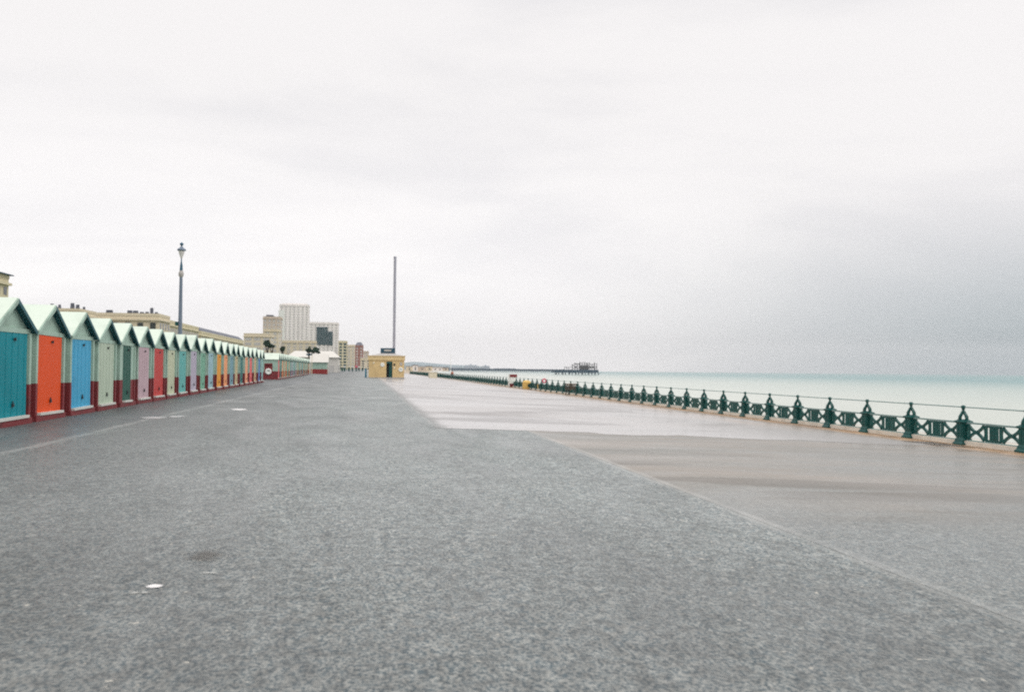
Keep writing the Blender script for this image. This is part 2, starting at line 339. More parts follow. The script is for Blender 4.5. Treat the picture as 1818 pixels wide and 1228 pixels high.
r2_ = n.new('ShaderNodeMix'); r2_.data_type = 'RGBA'; l.new(mr.outputs[0], r2_.inputs[0]); l.new(r_.outputs[2], r2_.inputs[6]); r2_.inputs[7].default_value = (.04,.20,.20,1); l.new(r2_.outputs[2], bb.inputs['Base Color'])
M['sea'] = m
b = MB(); ring = [(0, 0, -6.0)]; K = 96
for k in range(K): a = 2*math.pi*k/K; ring.append((5200*math.cos(a), 5200*math.sin(a), -6.0))
b.add(ring, [(0, k+1, (k+1) % K + 1) for k in range(K)]); b.build('sea', M['sea'], kind='structure')

# ------------------------------------------------------------------ beach huts
M['mint'] = mat('mint_paint', (.36, .50, .42), .55, .10, 2, .15, 20, dirt=(.18,.24,.20), dscale=2.2, dfac=.55)
M['mint_pale'] = mat('pale_roof_felt', (.60, .68, .59), .7, .06, 2, .2, 30, dirt=(.30,.38,.33), dscale=1.2, dfac=.4)
M['teal_shade_trim'] = mat('teal_shade_board', (.012, .10, .12), .5, .12, 4)  # dark teal paints in the shade under the roof overhang
M['maroon'] = mat('oxblood_paint', (.20, .03, .034), .6, .15, 3, .2, 20, dirt=(.07,.03,.03), dscale=3, dfac=.7)
M['white'] = mat('white_paint', (.78, .80, .76), .5, .05, 3)
M['iron'] = mat('dark_ironmongery', (.05, .055, .06), .5, .1, 5, metal=.5)
door_cols = [('teal',(.0,.23,.28)), ('orange',(.72,.075,.008)), ('sky blue',(.06,.36,.58)), ('pale sage',(.45,.54,.43)), ('dark green',(.02,.10,.075)),
    ('lilac pink',(.52,.38,.42)), ('red',(.50,.045,.04)), ('cream green',(.52,.56,.40)), ('turquoise',(.12,.42,.40)), ('lilac',(.46,.42,.52)),
    ('sea green',(.18,.42,.30)), ('pale blue',(.32,.50,.56)), ('amber',(.75,.31,.02)), ('peach',(.82,.33,.14)), ('slate blue',(.16,.32,.38)),
    ('sand',(.55,.47,.28)), ('bottle green',(.03,.18,.17)), ('salmon',(.82,.36,.20)), ('coral',(.75,.11,.12)), ('tan',(.60,.42,.24)),
    ('blue',(.07,.20,.50)), ('pale teal',(.30,.52,.52))]
doorm = {k: mat('door_paint_' + k.replace(' ', '_'), c, .5, .07, 2.5, .1, 15, spec=.15, dirt=tuple(v*.6 for v in c), dscale=1.2, dfac=.35) for k, c in door_cols}
W, DEP, EAVE, APEX, LOW = 1.96, 2.15, 1.95, 2.50, .80
h = W / 2
Hm = {}
M['sillm'] = mat('worn_sill_paint', (.60, .60, .56), .6, .15, 4)
Hm['lower_wall'] = MB().box(-DEP, -.05, -h+.02, h-.02, 0, LOW).mesh('lower_wall', M['maroon'])
Hm['upper_wall'] = MB().box(-DEP, -.05, -h+.02, h-.02, LOW, EAVE).mesh('upper_wall', M['mint'])
Hm['gable'] = MB().prism([(-h+.03, EAVE+.002), (h-.03, EAVE+.002), (0, APEX-.05)], 'x', -DEP, -.03).mesh('gable', M['mint'])
Hm['header'] = MB().box(-.05, .015, -h+.02, h-.02, EAVE-.10, EAVE-.004).mesh('header', M['mint'])
sl = math.hypot(h, APEX-EAVE); nx, nz_ = (APEX-EAVE)/sl, h/sl
ro = MB()
for s in (-1, 1):
    e = (s*(h+.07), EAVE-.04-.02); a_ = (0, APEX-.005)
    pol = [e, (e[0]+s*.01, e[1]+.045), (0, a_[1]+.05), (0, a_[1])]
    ro.prism(pol, 'x', -DEP-.06, .09)
Hm['roof'] = ro.mesh('roof', M['mint_pale'])
Hm['bargeboard'] = None
def barge(s): return MB().prism([(s*(h+.075), EAVE-.12), (s*(h+.085), EAVE-.03), (0, APEX+.03), (0, APEX-.065)], 'x', .092, .115)
Hm['bargeboard0'] = barge(-1).mesh('bargeboard', M['mint']); Hm['bargeboard1'] = barge(1).mesh('bargeboard', M['teal_shade_trim'])  # far board coloured dark like the shaded soffit, near board stays mint
so_ = MB()
for s in (-1, 1): so_.prism([(s*(h+.06), EAVE-.085), (s*(h+.06), EAVE-.063), (0, APEX-.01), (0, APEX-.033)], 'x', -.028, .09)
Hm['soffit'] = so_.mesh('soffit', M['teal_shade_trim'])
Hm['corner_post'] = MB().box(-.05, .035, -.055, .055, LOW+.002, EAVE-.1).mesh('corner_post', M['mint'])
Hm['post_foot'] = MB().box(-.05, .037, -.057, .057, .12, LOW).mesh('post_foot', M['maroon'])
Hm['plinth'] = MB().box(-DEP-.01, .07, -h, h, -.03, .118).mesh('plinth', M['maroon'])
Hm['padlock'] = MB().box(0, .03, -.035, .035, -.05, .02).tube((.012, -.02, .02), (.012, -.02, .06), .006, .006, 6).tube((.012, .02, .02), (.012, .02, .06), .006, .006, 6).bar((.012, -.02, .06), (.012, .02, .06), .012).mesh('padlock', M['iron'])
Hm['hasp'] = MB().box(0, .016, -.06, .06, -.02, .02).box(.016, .03, -.015, .015, -.035, .035).mesh('hasp', M['iron'])
Hm['sill'] = MB().box(-.02, .09, -.5, .5, 0, .055).mesh('sill', M['sillm'])
def door_mesh(wd, style):
    b = MB(); t = .0
    n = max(3, round(wd / .155)) if style != 'plain' else 1
    for i in range(n):
        a = -wd/2 + wd*i/n
        b.box(-.045, .004 + (.004 if i % 2 else 0), a + (.004 if n > 1 else 0), a + wd/n - (.004 if n > 1 else 0), .17, EAVE-.105)
    if n > 1: b.box(-.046, -.008, -wd/2, wd/2, .171, EAVE-.106)
    return b.mesh('door', M['white'])
dmesh = {}
def hut(name, x, y, rz, col, wd, style, label, group, detail=True, dlabel=None):
    t = thing(name, label, 'beach hut', (x, y, gz(x)), rz, group)
    for k in ('plinth', 'lower_wall', 'upper_wall', 'gable', 'roof', 'soffit'): inst(k, Hm[k], t)
    inst('bargeboard', Hm['bargeboard0'], t); inst('bargeboard', Hm['bargeboard1'], t)
    if (wd, style) not in dmesh: dmesh[(wd, style)] = door_mesh(wd, style)
    if detail: inst('header', Hm['header'], t)
    for s in (-1, 1):
        yy = s * (h - .075)
        inst('corner_post', Hm['corner_post'], t, (0, yy, 0)); f_ = inst('post_foot', Hm['post_foot'], t, (0, yy, 0))
    if wd < 1.2:                                  # wide boarded margins either side of a narrow door
        for s in (-1, 1):
            c_ = s * (wd/2 + (h-.13-wd/2)/2); hw = (h-.13-wd/2)/2 - .004
            MB().box(-.05, .0, c_-hw, c_+hw, LOW+.002, EAVE-.102).build('front_board', M['mint'], t)
            MB().box(-.05, .002, c_-hw, c_+hw, .12, LOW).build('front_board', M['maroon'], t, label='dark red lower front board')
    d = inst('door', dmesh[(wd, style)], t, m=doorm[col])
    if dlabel: d['label'] = dlabel
    if detail:
        inst('hasp', Hm['hasp'], d, (.012, .10, 1.72)); inst('padlock', Hm['padlock'], d, (.012, .05, .42))
    s_ = inst('sill', Hm['sill'], t, (0, 0, .12)); s_.scale.y = wd
    return t
Ds = [17.03,19.2,21.5,23.7,25.9,28.05,30.25,32.4,34.6,37.1,39.4,41.7,44.3,46.7,49.1,51.2,53.6,56.3,58.8,61.5,64.3,66.6]
def hut_xy(D):
    x = -(7.07 + (D-17.04)*.0208) * math.cos(PSI); return x, (D - x*math.sin(PSI)) / math.cos(PSI)
wds = [1.56,1.56,1.5,1.5,.95,1.4,1.4,1.3,1.4,1.3,1.3,1.4,1.56,1.5,1.5,1.3,1.5,1.4,1.4,1.3,1.5,1.4]
st = ['b','plain','b','b','b','b','plain','b','b','b','b','b','plain','plain','plain','b','b','plain','plain','b','plain','b']
names = [c[0] for c in door_cols]
for i, D in enumerate(Ds):
    x, y = hut_xy(D); c = names[i]
    if i == 0: lab = 'nearest beach hut with a teal blue door and dark red base, at the left edge'
    elif i == len(Ds)-1: lab = 'last beach hut of the near row, pale teal door beyond the blue door'
    else: lab = 'beach hut with %s door, between the %s and %s doors' % (c, names[i-1], names[i+1])
    ht_ = hut('beach_hut', x, y, R(1.2 + random.uniform(-.7, .7)), c, wds[i], st[i], lab, 'beach huts in the near row', True, '%s painted door' % c); ht_.scale = (1, 1, random.uniform(.982, 1.012)); ht_.rotation_euler.x = R(random.uniform(-.5, .5))
# far row, tiny in the picture
seq = ['coral','bottle green','peach','sand','peach','sea green','tan','slate blue','lilac','pale blue','turquoise','lilac','cream green','tan','sea green','pale blue','sand','slate blue','turquoise','salmon','sea green','sand','pale teal','tan','sea green','orange','amber']
for i, c in enumerate(seq):
    D = 82.4 + i*2.45; x, y = hut_xy(D)
    lab = 'small distant beach hut in the far row, a %s door strip' % c
    if seq.count(c) > 1: lab = 'small distant far row beach hut, %s door between %s and %s ones' % (c, seq[i-1], seq[(i+1) % len(seq)])
    if i == 0: lab = 'first beach hut of the far row, its pale green side wall behind the lifebuoy board'
    if i == len(seq)-1: lab = 'last hut at the far end of the far row, orange door'
    hut('beach_hut', x, y, R(1.2), c, 1.4, 'plain', lab, 'beach huts in the far row', False)

# lifebuoy board by the far row
x, y, z = P(477, 77.5); t = thing('lifebuoy_board', 'dark red board carrying a white lifebuoy, in the gap between the hut rows', 'lifebuoy', (x, y, gz(x)), R(8))
MB().box(-.36, .36, -.03, .03, .12, 1.52).box(-.36, .36, -.16, -.03, 1.40, 1.52).build('board', M['maroon'], t)
for s in (-1, 1): MB().box(s*.30-.03, s*.30+.03, -.0, .08, 0, .5).build('leg', M['maroon'], t)
def torus(b, c, R1, r2, ax='y', n=18, m_=8):
    vs_ = []
    for i in range(n):
        a = 2*math.pi*i/n
        for j in range(m_):
            e = 2*math.pi*j/m_; rr = R1 + r2*math.cos(e); u, v, q_ = rr*math.cos(a), rr*math.sin(a), r2*math.sin(e)
            vs_.append({'y': (c[0]+u, c[1]+q_, c[2]+v), 'x': (c[0]+q_, c[1]+u, c[2]+v), 'z': (c[0]+u, c[1]+v, c[2]+q_)}[ax])
    return b.add(vs_, [(i*m_+j, i*m_+(j+1) % m_, ((i+1) % n)*m_+(j+1) % m_, ((i+1) % n)*m_+j) for i in range(n) for j in range(m_)])
ly_ = torus(MB(), (0, -.10, .78), .2, .085).box(-.1, .1, -.07, -.05, .68, .88).build('lifebuoy', M['white'], t, True)

# ------------------------------------------------------------------ railing
M['green'] = mat('green_iron_paint', (.006, .078, .072), .45, .2, 8, .3, 30, dirt=(.05,.045,.03), dscale=6, dfac=.3)
M['rail'] = mat('pale_rail_paint', (.20, .30, .29), .45, .12, 6)
RX = 16.45
fence = thing('seafront_railing', 'green cast iron railing with ball topped posts along the sea side of the promenade', 'railing', (RX, 0, 0))
post = MB().lathe([(.20,0),(.20,.05),(.165,.09),(.15,.16),(.128,.20),(.128,.60),(.17,.63),(.17,.665),(.12,.69),(.10,.71)], 4, sq=True)
for s in (-1, 1):
    for q_ in (-1, 1): post.box(s*.128-.008, s*.128+.008, q_*.06-.028, q_*.06+.028, .24, .57); post.box(q_*.06-.028, q_*.06+.028, s*.128-.008, s*.128+.008, .24, .57)
post_me = post.mesh('post', M['green'])
fin = MB()
for s in (-1, 1):     # open ogee arch, four ribs meeting under the neck
    arc = [(s*.115,.69), (s*.125,.745), (s*.105,.80), (s*.07,.85), (s*.035,.90), (s*.03,.93)]
    for ax in 'xy':
        pts = [((a, 0, z_) if ax == 'x' else (0, a, z_)) for a, z_ in arc]
        for a_, b__ in zip(pts, pts[1:]): fin.bar(a_, b__, .05, .05)
fin.lathe([(.03,.86),(.05,.90),(.038,.94),(.034,.975),(.05,.985),(.03,1.0),(.055,1.02),(.066,1.05),(.055,1.085),(.02,1.105)], 10)
fin_me = fin.mesh('finial', M['green'])
PITCH_Y = .0916e-3 * F * RX / math.cos(PSI)**2 * math.cos(PSI)   # spacing of the posts
# panel: local x across (0), y from 0 to gap; two X fields and a barred box
gap = PITCH_Y - .26; zb, zt = .16, .60
def panel():
    b = MB(); box_w = .56; c = gap/2; fw = (gap-box_w)/2
    for y0 in (c-box_w/2, c+box_w/2-.05): b.box(-.022, .022, y0, y0+.05, zb+.03, zt-.02)
    for y0 in [c-box_w/2+.115+.115*k-.0 for k in range(3)]: b.box(-.02, .02, y0, y0+.068, zb+.04, zt-.03)
    b.box(-.024, .024, c-box_w/2, c+box_w/2, zt-.06, zt-.005); b.box(-.024, .024, c-box_w/2, c+box_w/2, zb+.005, zb+.055)
    for f0, f1 in ((0, c-box_w/2), (c+box_w/2, gap)):
        m0 = (f0+f1)/2; zc = (zb+zt)/2; hh = (zt-zb)/2-.02; hw = (f1-f0)/2
        for s in (-1, 1):                                   # curved arms crossing at the boss
            e = [(m0+s*hw*.06, 0), (m0+s*hw*.30, .22), (m0+s*hw*.55, .52), (m0+s*hw*.72, .80), (m0+s*hw*.80, 1.0)]
            for q_ in (-1, 1):
                pts = [(0, yy, zc+q_*k_*hh) for yy, k_ in e]
                for a_, b__ in zip(pts, pts[1:]): b.bar(a_, b__, .06, .068)
            e2 = [(m0+s*hw*.80, 1.0), (m0+s*hw*.66, .5), (m0+s*hw*.60, 0), (m0+s*hw*.66, -.5), (m0+s*hw*.80, -1.0)]
            e2 = [(m0+s*hw*.82, 1.0), (m0+s*hw*.93, .5), (m0+s*hw*.97, 0), (m0+s*hw*.93, -.5), (m0+s*hw*.82, -1.0)]
            pts = [(0, yy, zc+k_*hh) for yy, k_ in e2]
            for a_, b__ in zip(pts, pts[1:]): b.bar(a_, b__, .045, .055)
        b.tube((-.03, m0, zc), (.03, m0, zc), .055, .055, 8)
    return b.mesh('lattice_panel', M['green'])
panel_me = panel()
rt_me = MB().box(-.03, .03, 0, gap, zt, zt+.045).mesh('top_rail', M['rail'])
rb_me = MB().box(-.022, .022, 0, gap, zb-.03, zb).mesh('bottom_rail', M['rail'])
hr_me = MB().tube((0, 0, 1.05), (0, PITCH_Y-.12, 1.05), .017, .017, 6).mesh('hand_rail', M['rail'])
gzr = gz(RX)
x0_, y_first, _ = P(1710, F*RX/(1060*math.cos(PSI)))
NP = 132
for i in range(-2, NP):
    y = y_first + i*PITCH_Y
    p = inst('post', post_me, fence, (0, y, gzr)); inst('finial', fin_me, p)
    if i < NP-1:
        pl = inst('lattice_panel', panel_me, fence, (0, y+.13, gzr)); inst('top_rail', rt_me, fence, (0, y+.13, gzr))
        inst('bottom_rail', rb_me, fence, (0, y+.13, gzr)); inst('hand_rail', hr_me, fence, (0, y+.06, gzr))
M['kerb'] = mat('railing_kerb', (.72, .67, .58), .7, .1, 3, .2, 20, dirt=(.35,.26,.18), dscale=2)
b = MB(); b.box(RX-.10, RX+.5, -20, 330, gzr-.1, gzr+.13); o = b.build('kerb', M['kerb'], kind='structure')

# things at the railing
x, y, z = P(910.5, 96.5); M['cream'] = mat('cream_render', (.72, .66, .50), .75, .08, 1, .1, 12, dirt=(.5,.42,.3), dscale=.4, dfac=.4)
t = thing('information_board', 'tall white information board with dark red top and base beside the railing', 'sign', (x, y, gz(x)), R(12))
MB().box(-.34, .48, -.10, .10, .42, 1.12).build('panel', M['white'], t)
MB().box(-.36, .50, -.13, .13, 1.12, 1.44).build('header', M['maroon'], t); MB().box(-.34, .48, -.12, .12, 0, .418).build('base', M['maroon'], t)
MB().box(-.50, -.38, -.08, .08, 0, 1.42).build('post', M['white'], t)
x, y, z = P(935.5, 87); M['yellow'] = mat('yellow_ochre_paint', (.70, .46, .14), .6, .1, 4)
t = thing('grit_bin', 'squat yellow bin with domed lid standing against the railing beside the information board', 'bin', (x, y, gz(x)), R(10))
MB().lathe([(.40,0),(.42,.05),(.42,.62),(.40,.64)], 14).build('body', M['yellow'], t); MB().lathe([(.43,.642),(.43,.70),(.33,.83),(.15,.90)], 14).build('lid', M['yellow'], t)
MB().box(-.02, .18, -.45, -.38, .22, .52).build('hatch', M['green'], t)
# bench
M['wood'] = mat('dark_bench_wood', (.10, .065, .045), .6, .3, 8, dirt=(.35,.22,.08), dscale=4, dfac=.4)
x, y, z = P(1024, 67.5); t = thing('bench', 'dark wooden bench with iron ends standing with its back to the railing', 'bench', (x-.25, y, gz(x)), R(18))
for k in range(4): MB().box(-.62, .62, -.26+.11*k, -.17+.11*k, .42, .455).build('slat', M['wood'], t)
for k in range(4): MB().box(-.62, .62, .20+.02*k, .235+.02*k, .50+.11*k, .59+.11*k).build('slat', M['wood'], t)
for s in (-1, 1):
    MB().bar((s*.56,-.24,0),(s*.56,-.22,.42),.06).bar((s*.56,.2,0),(s*.56,.18,.45),.06).bar((s*.56,.18,.4),(s*.56,.27,.93),.05).bar((s*.56,-.24,.40),(s*.56,.2,.40),.05).bar((s*.56,-.26,.66),(s*.56,.24,.68),.06).bar((s*.56,-.24,.42),(s*.56,-.24,.66),.04).build('bench_end', M['iron'], t)
# lifebuoy on a post
M['pinkred'] = mat('faded_red', (.62, .10, .16), .5, .1, 3)
x, y, z = P(972.5, 79); o = torus(MB(), (0, 0, 0), .16, .06, 'y').build('lifebuoy', M['pinkred'], None, True); o.location = (RX-.18, y, gzr+.98); tag(o, 'small faded red lifebuoy hung on a railing post near the yellow bin', 'lifebuoy')
x, y, z = P(957, 82); t = thing('notice_plate', 'little yellow notice fixed low on the railing between bin and bench', 'sign', (RX-.16, y, gzr))
MB().box(-.012, .012, -.14, .14, .18, .62).build('plate', M['yellow'], t); MB().box(.012, .10, -.02, .02, .3, .34).build('bracket', M['iron'], t)
# people by the railing
def person(px, D, cols, label, rz=0, s=1.0):
    x, y, _ = P(px, D); t = thing('person', label, 'person', (x, y, gz(x)), rz)
    def skin(name, vs_, es, rad, m, parent):
        me = bpy.data.meshes.new(name); me.from_pydata([(a*s, b_*s, c*s) for a, b_, c in vs_], es, []); me.materials.append(m)
        o = bpy.data.objects.new(name, me); C.objects.link(o); o.parent = parent
        md = o.modifiers.new('skin', 'SKIN')
        for v, r in zip(me.skin_vertices[0].data, rad): v.radius = (r*s, r*s)
        me.skin_vertices[0].data[0].use_root = True
        sb = o.modifiers.new('sub', 'SUBSURF'); sb.levels = sb.render_levels = 1; return o
    V = [(0,0,.95),(0,.0,1.18),(0,.01,1.40),(0,.01,1.52),(0,-.01,1.64),(.10,0,.88),(.12,-.03,.48),(.13,.03,.08),(.13,-.10,.03),(-.10,0,.88),(-.12,.04,.48),(-.13,.12,.08),(-.13,0,.03),
         (.20,0,1.38),(.25,.03,1.10),(.24,-.06,.86),(-.20,0,1.38),(-.25,.03,1.10),(-.24,-.08,.86)]
    E_ = [(0,1),(1,2),(2,3),(3,4),(0,5),(5,6),(6,7),(7,8),(0,9),(9,10),(10,11),(11,12),(2,13),(13,14),(14,15),(2,16),(16,17),(17,18)]
    skin('body', V, E_, [.13,.13,.14,.06,.10,.10,.07,.05,.045,.10,.07,.05,.045,.07,.05,.04,.07,.05,.04], mats['skin'], t)
    J = [(0,0,.92),(0,0,1.18),(0,.01,1.42),(.20,0,1.385),(.25,.03,1.10),(.245,-.05,.92),(-.20,0,1.385),(-.25,.03,1.10),(-.245,-.06,.92)]
    skin('coat', J, [(0,1),(1,2),(2,3),(3,4),(4,5),(2,6),(6,7),(7,8)], [.18,.165,.15,.09,.07,.058,.09,.07,.058], cols[0], t)
    T = [(0,0,.96),(.10,0,.86),(.12,-.03,.48),(.13,.03,.10),(-.10,0,.86),(-.12,.04,.48),(-.13,.12,.10)]
    skin('trousers', T, [(0,1),(1,2),(2,3),(0,4),(4,5),(5,6)], [.15,.115,.085,.07,.115,.085,.07], cols[1], t)
    MB().lathe([(.02*s,1.60*s),(.105*s,1.62*s),(.112*s,1.68*s),(.09*s,1.74*s),(.03*s,1.77*s)], 10).build('hair', mats['hair'], t, True)
mats = {'skin': mat('skin', (.45,.28,.2), .6), 'hair': mat('hair', (.05,.035,.03), .7)}
rust = mat('rust_coat', (.38,.14,.09), .8); navy = mat('navy_trousers', (.03,.045,.08), .8)
person(803.5, 166, (rust, navy), 'distant person in a rust coloured coat standing by the railing', R(30))
# flagpole by the person
x, y, _ = P(800.5, 172); t = thing('pole', 'slender pale pole rising above the distant railing right of the kiosk', 'pole', (x, y, gz(x)))
MB().lathe([(.16,0),(.16,.25),(.09,.35),(.055,2),(.035,4.7)], 10).build('shaft', M['white'], t, True); MB().lathe([(.02,4.7),(.09,4.76),(.09,4.84),(.02,4.92)], 10).build('finial', M['white'], t, True)

# ------------------------------------------------------------------ kiosk
M['kiosk'] = mat('yellow_kiosk_wall', (.68, .50, .25), .8, .10, 1.5, .3, 12, dirt=(.42,.30,.16), dscale=.9, dfac=.45)
M['kiosk2'] = mat('kiosk_fascia', (.70, .53, .28), .75, .08, 1.5, .2, 12, dirt=(.5,.38,.22), dscale=1)
M['slate'] = mat('grey_lead_roof', (.42, .40, .38), .6, .1, 2, .2, 8)
M['dark'] = mat('dark_interior', (.012, .018, .022), .7, .2, 2)
M['glass'] = mat('dark_glass', (.03, .045, .055), .08, .1, 1, spec=.8)
kx, ky, _ = P(686.5, 132); t = thing('kiosk', 'square yellow seafront kiosk with dark doorway and a dark box on its low roof', 'kiosk', (kx, ky, gz(kx)), R(-1.5))
kw, kd, kh = 2.72, 5.0, 2.82
MB().box(-kw, -.02, 0, kd, 0, kh).box(1.04-.12, kw, 0, kd, 0, kh).box(-.02, .92, 0, kd, 2.62, kh-.002).box(-.02, .92, 1.6, kd, 0, 2.6).build('wall', M['kiosk'], t)
MB().box(-kw-.12, kw+.12, -.14, kd+.14, kh+.004, kh+.62).build('fascia', M['kiosk2'], t)
MB().box(-kw-.2, kw+.2, -.22, kd+.22, kh+.624, kh+.70).build('cornice', M['kiosk2'], t)
MB().box(-kw-.05, kw+.05, -.05, kd+.05, -.06, .16).build('base_course', M['slate'], t)
rf = MB(); a0, a1, zz0, zz1 = kw-.2, .95, kh+.704, kh+1.12
rf.add([(-a0,.2,zz0),(a0,.2,zz0),(a0,kd-.2,zz0),(-a0,kd-.2,zz0),(-a1,1.6,zz1),(a1,1.6,zz1),(a1,3.4,zz1),(-a1,3.4,zz1)], [(0,3,2,1),(4,5,6,7),(0,1,5,4),(1,2,6,5),(2,3,7,6),(3,0,4,7)])
rf.build('roof', M['slate'], t)
M['bluebox'] = mat('dark_blue_box', (.02, .07, .11), .5, .1, 2)
MB().box(-1.05+.1, 1.3, 1.5, 3.3, zz1+.002, zz1+.78).build('roof_tank', M['bluebox'], t)
MB().box(-.5+.1, .7, 1.44, 1.497, zz1+.26, zz1+.56).build('louvre', M['slate'], t)
MB().box(-.01, .40, .7, .76, .02, 2.6).build('door', M['dark'], t); MB().box(.40, .91, .25, .31, .02, 2.6).build('door', M['green'], t, label='open dark green door leaf')
MB().box(-.01, .91, .02, .1, 2.3, 2.61).build('transom', M['green'], t)
for nm, xx, zz, r_, mm_ in (('lamp_globe', -.62, 2.10, .34, 'white'), ('life_ring', 2.2, 1.38, .3, 'white'), ('plaque', -1.95, 2.38, .16, 'cream')):
    b = MB(); 
    if nm == 'life_ring': torus(b, (xx, -.07, zz), .25, .11); b.tube((xx, -.03, zz), (xx, -.005, zz), .18, .18, 14)
    else: b.tube((xx, -.12, zz), (xx, -.005, zz), r_*.8, r_, 14)
    b.build(nm, M[mm_], t)
MB().box(1.08, 1.34, -.05, -.004, 1.98, 2.30).build('vent', M['dark'], t); MB().box(1.10, 1.32, -.04, -.004, 1.5, 1.8).build('notice', M['cream'], t)
MB().box(2.05, 2.42, -.04, -.004, 2.0, 2.5).build('window', M['slate'], t)
x, y, _ = P(650, 133); t = thing('bollard', 'slim blue post standing just left of the yellow kiosk', 'bollard', (x, y, gz(x)))
M['blue'] = mat('blue_paint', (.04, .22, .34), .5)
MB().lathe([(.17,0),(.17,.06),(.14,.1),(.13,1.25),(.16,1.3),(.16,1.38),(.06,1.46)], 10).build('post', M['blue'], t)
# low white wall bases & grit around the far railing
x, y, _ = P(770, 180); t = thing('seafront_shelter', 'low cream block standing in the line of the far railing', 'shelter', (x, y, gz(x)), R(2))
MB().box(-.75, .75, 0, 2.6, 0, 1.15).build('wall', M['cream'], t); MB().box(-.85, .85, -.1, 2.7, 1.152, 1.27).build('coping', M['kerb'], t)

# ------------------------------------------------------------------ street lamp
lx_, ly_, _ = P(319, 55.5); t = thing('street_lamp', 'tall ornate grey street lamp rising behind the beach huts with a wide brimmed lantern', 'street lamp', (lx_, ly_, gz(lx_)))
M['lamp'] = mat('blue_grey_lamp_paint', (.16, .20, .26), .5, .12, 3); M['lampd'] = mat('dark_blue_lamp_paint', (.035, .11, .17), .5, .1, 3)
M['lantern'] = mat('frosted_lantern_glass', (.72, .70, .68), .3, .05, 3)
z0 = EYE - (575-650.7)*55.5/F - gz(lx_); 
def lz(py): return EYE - (py - 650.7)*55.5/F - gz(lx_)
MB().lathe([(.28,0),(.28,.5),(.19,.62),(.17,1.1),(.135,1.2),(.125,lz(575)),(.10,lz(500)),(.095,lz(492))], 12).build('column', M['lamp'], t, True)
MB().lathe([(.10,lz(492)),(.15,lz(489)),(.17,lz(486)),(.15,lz(483)),(.10,lz(480))], 12).build('collar', M['slate'], t, True)
MB().lathe([(.10,lz(480)),(.08,lz(470)),(.045,lz(465)),(.035,lz(458.5))], 12).build('neck', M['lampd'], t, True)
MB().lathe([(.04,lz(458.4)),(.08,lz(456)),(.17,lz(449)),(.19,lz(445))], 14).build('lantern', M['lantern'], t, True)
MB().lathe([(.20,lz(445)),(.28,lz(444)),(.27,lz(442)),(.14,lz(439.5)),(.07,lz(437))], 16).build('canopy', M['lamp'], t, True)
MB().lathe([(.05,lz(437)),(.05,lz(435.5)),(.11,lz(434)),(.12,lz(432)),(.07,lz(430.6)),(.02,lz(429.5))], 10).build('finial', M['lampd'], t, True)
MB().box(-.30, -.13, -.12, .12, lz(578), lz(571)).bar((-.2,0,lz(575)),(0,0,lz(575)),.05).build('control_box', M['green'], t)

# ------------------------------------------------------------------ buildings
M['stucco'] = mat('cream_stucco', (.68, .60, .45), .8, .08, .25, 0, dirt=(.45,.38,.27), dscale=.12, dfac=.4)
M['stucco2'] = mat('yellow_stucco', (.64, .58, .40), .8, .08, .25, 0, dirt=(.42,.36,.25), dscale=.12, dfac=.4)
M['brown'] = mat('brown_brick', (.58, .49, .40), .85, .12, .2, 0, dirt=(.36,.29,.24), dscale=.2, dfac=.4)
M['pinkb'] = mat('pale_concrete', (.84, .80, .77), .8, .06, .1, 0, dirt=(.5,.45,.42), dscale=.05, dfac=.5)
M['rooft'] = mat('slate_roof', (.12, .13, .16), .7, .2, .5)
M['pot'] = mat('dark_chimney', (.09, .10, .13), .8, .2, 1)
M['band'] = mat('window_band_glass', (.50, .49, .47), .35, .15, .3)
def bld(name, label, x0, x1, y0, y1, z1, m, z0=-1, cat='building', storeys=5, face='+x', wm=None, wfrac=.5, wstep=3.2, rot=0, group=None, roof=None, cornice=True, par=.9):
    t = thing(name, label, cat, ((x0+x1)/2, (y0+y1)/2, 0), rot, group)
    hx, hy = (x1-x0)/2, (y1-y0)/2
    MB().box(-hx, hx, -hy, hy, z0, z1).build('wall', m, t)
    if cornice:
        MB().box(-hx-.5, hx+.5, -hy-.5, hy+.5, z1-1.4, z1-.9).build('cornice', m, t)
        MB().box(-hx-.1, hx+.1, -hy-.1, hy+.1, z1+.004, z1+par).build('parapet', m, t)
    sh = (z1-z0-2.0)/storeys; wb = MB()
    for k in range(storeys):
        za = z0+1.2+k*sh; zb_ = za+sh*.62
        n = max(1, int(2*hy/wstep))
        if '+x' in face:
            for j in range(n): c = -hy+(j+.5)*2*hy/n; wb.box(hx-.2, hx+.06, c-wstep*wfrac/2, c+wstep*wfrac/2, za, zb_)
        n = max(1, int(2*hx/wstep))
        if '-y' in face:
            for j in range(n): c = -hx+(j+.5)*2*hx/n; wb.box(c-wstep*wfrac/2, c+wstep*wfrac/2, -hy-.06, -hy+.2, za, zb_)
    wb.build('window_rows', wm or M['glass'], t, kind='stuff')
    return t
def chimney(t, x, y, z, w_=1.2, d_=2.4, h_=1.8, pots=4, ax='y'):
    c = MB().box(x-w_/2, x+w_/2, y-d_/2, y+d_/2, z, z+h_).build('chimney', M['pot'], t)
    p = MB()
    for k in range(pots): p.lathe([(.26,z+h_),(.2,z+h_+.8)], 8, (x, y-d_/2+(k+.5)*d_/pots) if ax == 'y' else (x-w_/2+(k+.5)*w_/pots, y))
    p.build('chimney_pots', M['pot'], c)
def sp(px, X):          # distance at which something on the line x = X appears at px
    D = X*F/((px-650)*math.cos(PSI)); return (D - X*math.sin(PSI))/math.cos(PSI), D
X0 = -75
ya, Da = sp(-40, X0); yb, Db = sp(12.5, X0)
t = bld('terrace_block', 'tall cream corner building with a dark cornice at the left edge', X0-14, X0, ya, yb, EYE+(650-497)*Db/F, M['stucco2'], storeys=7)
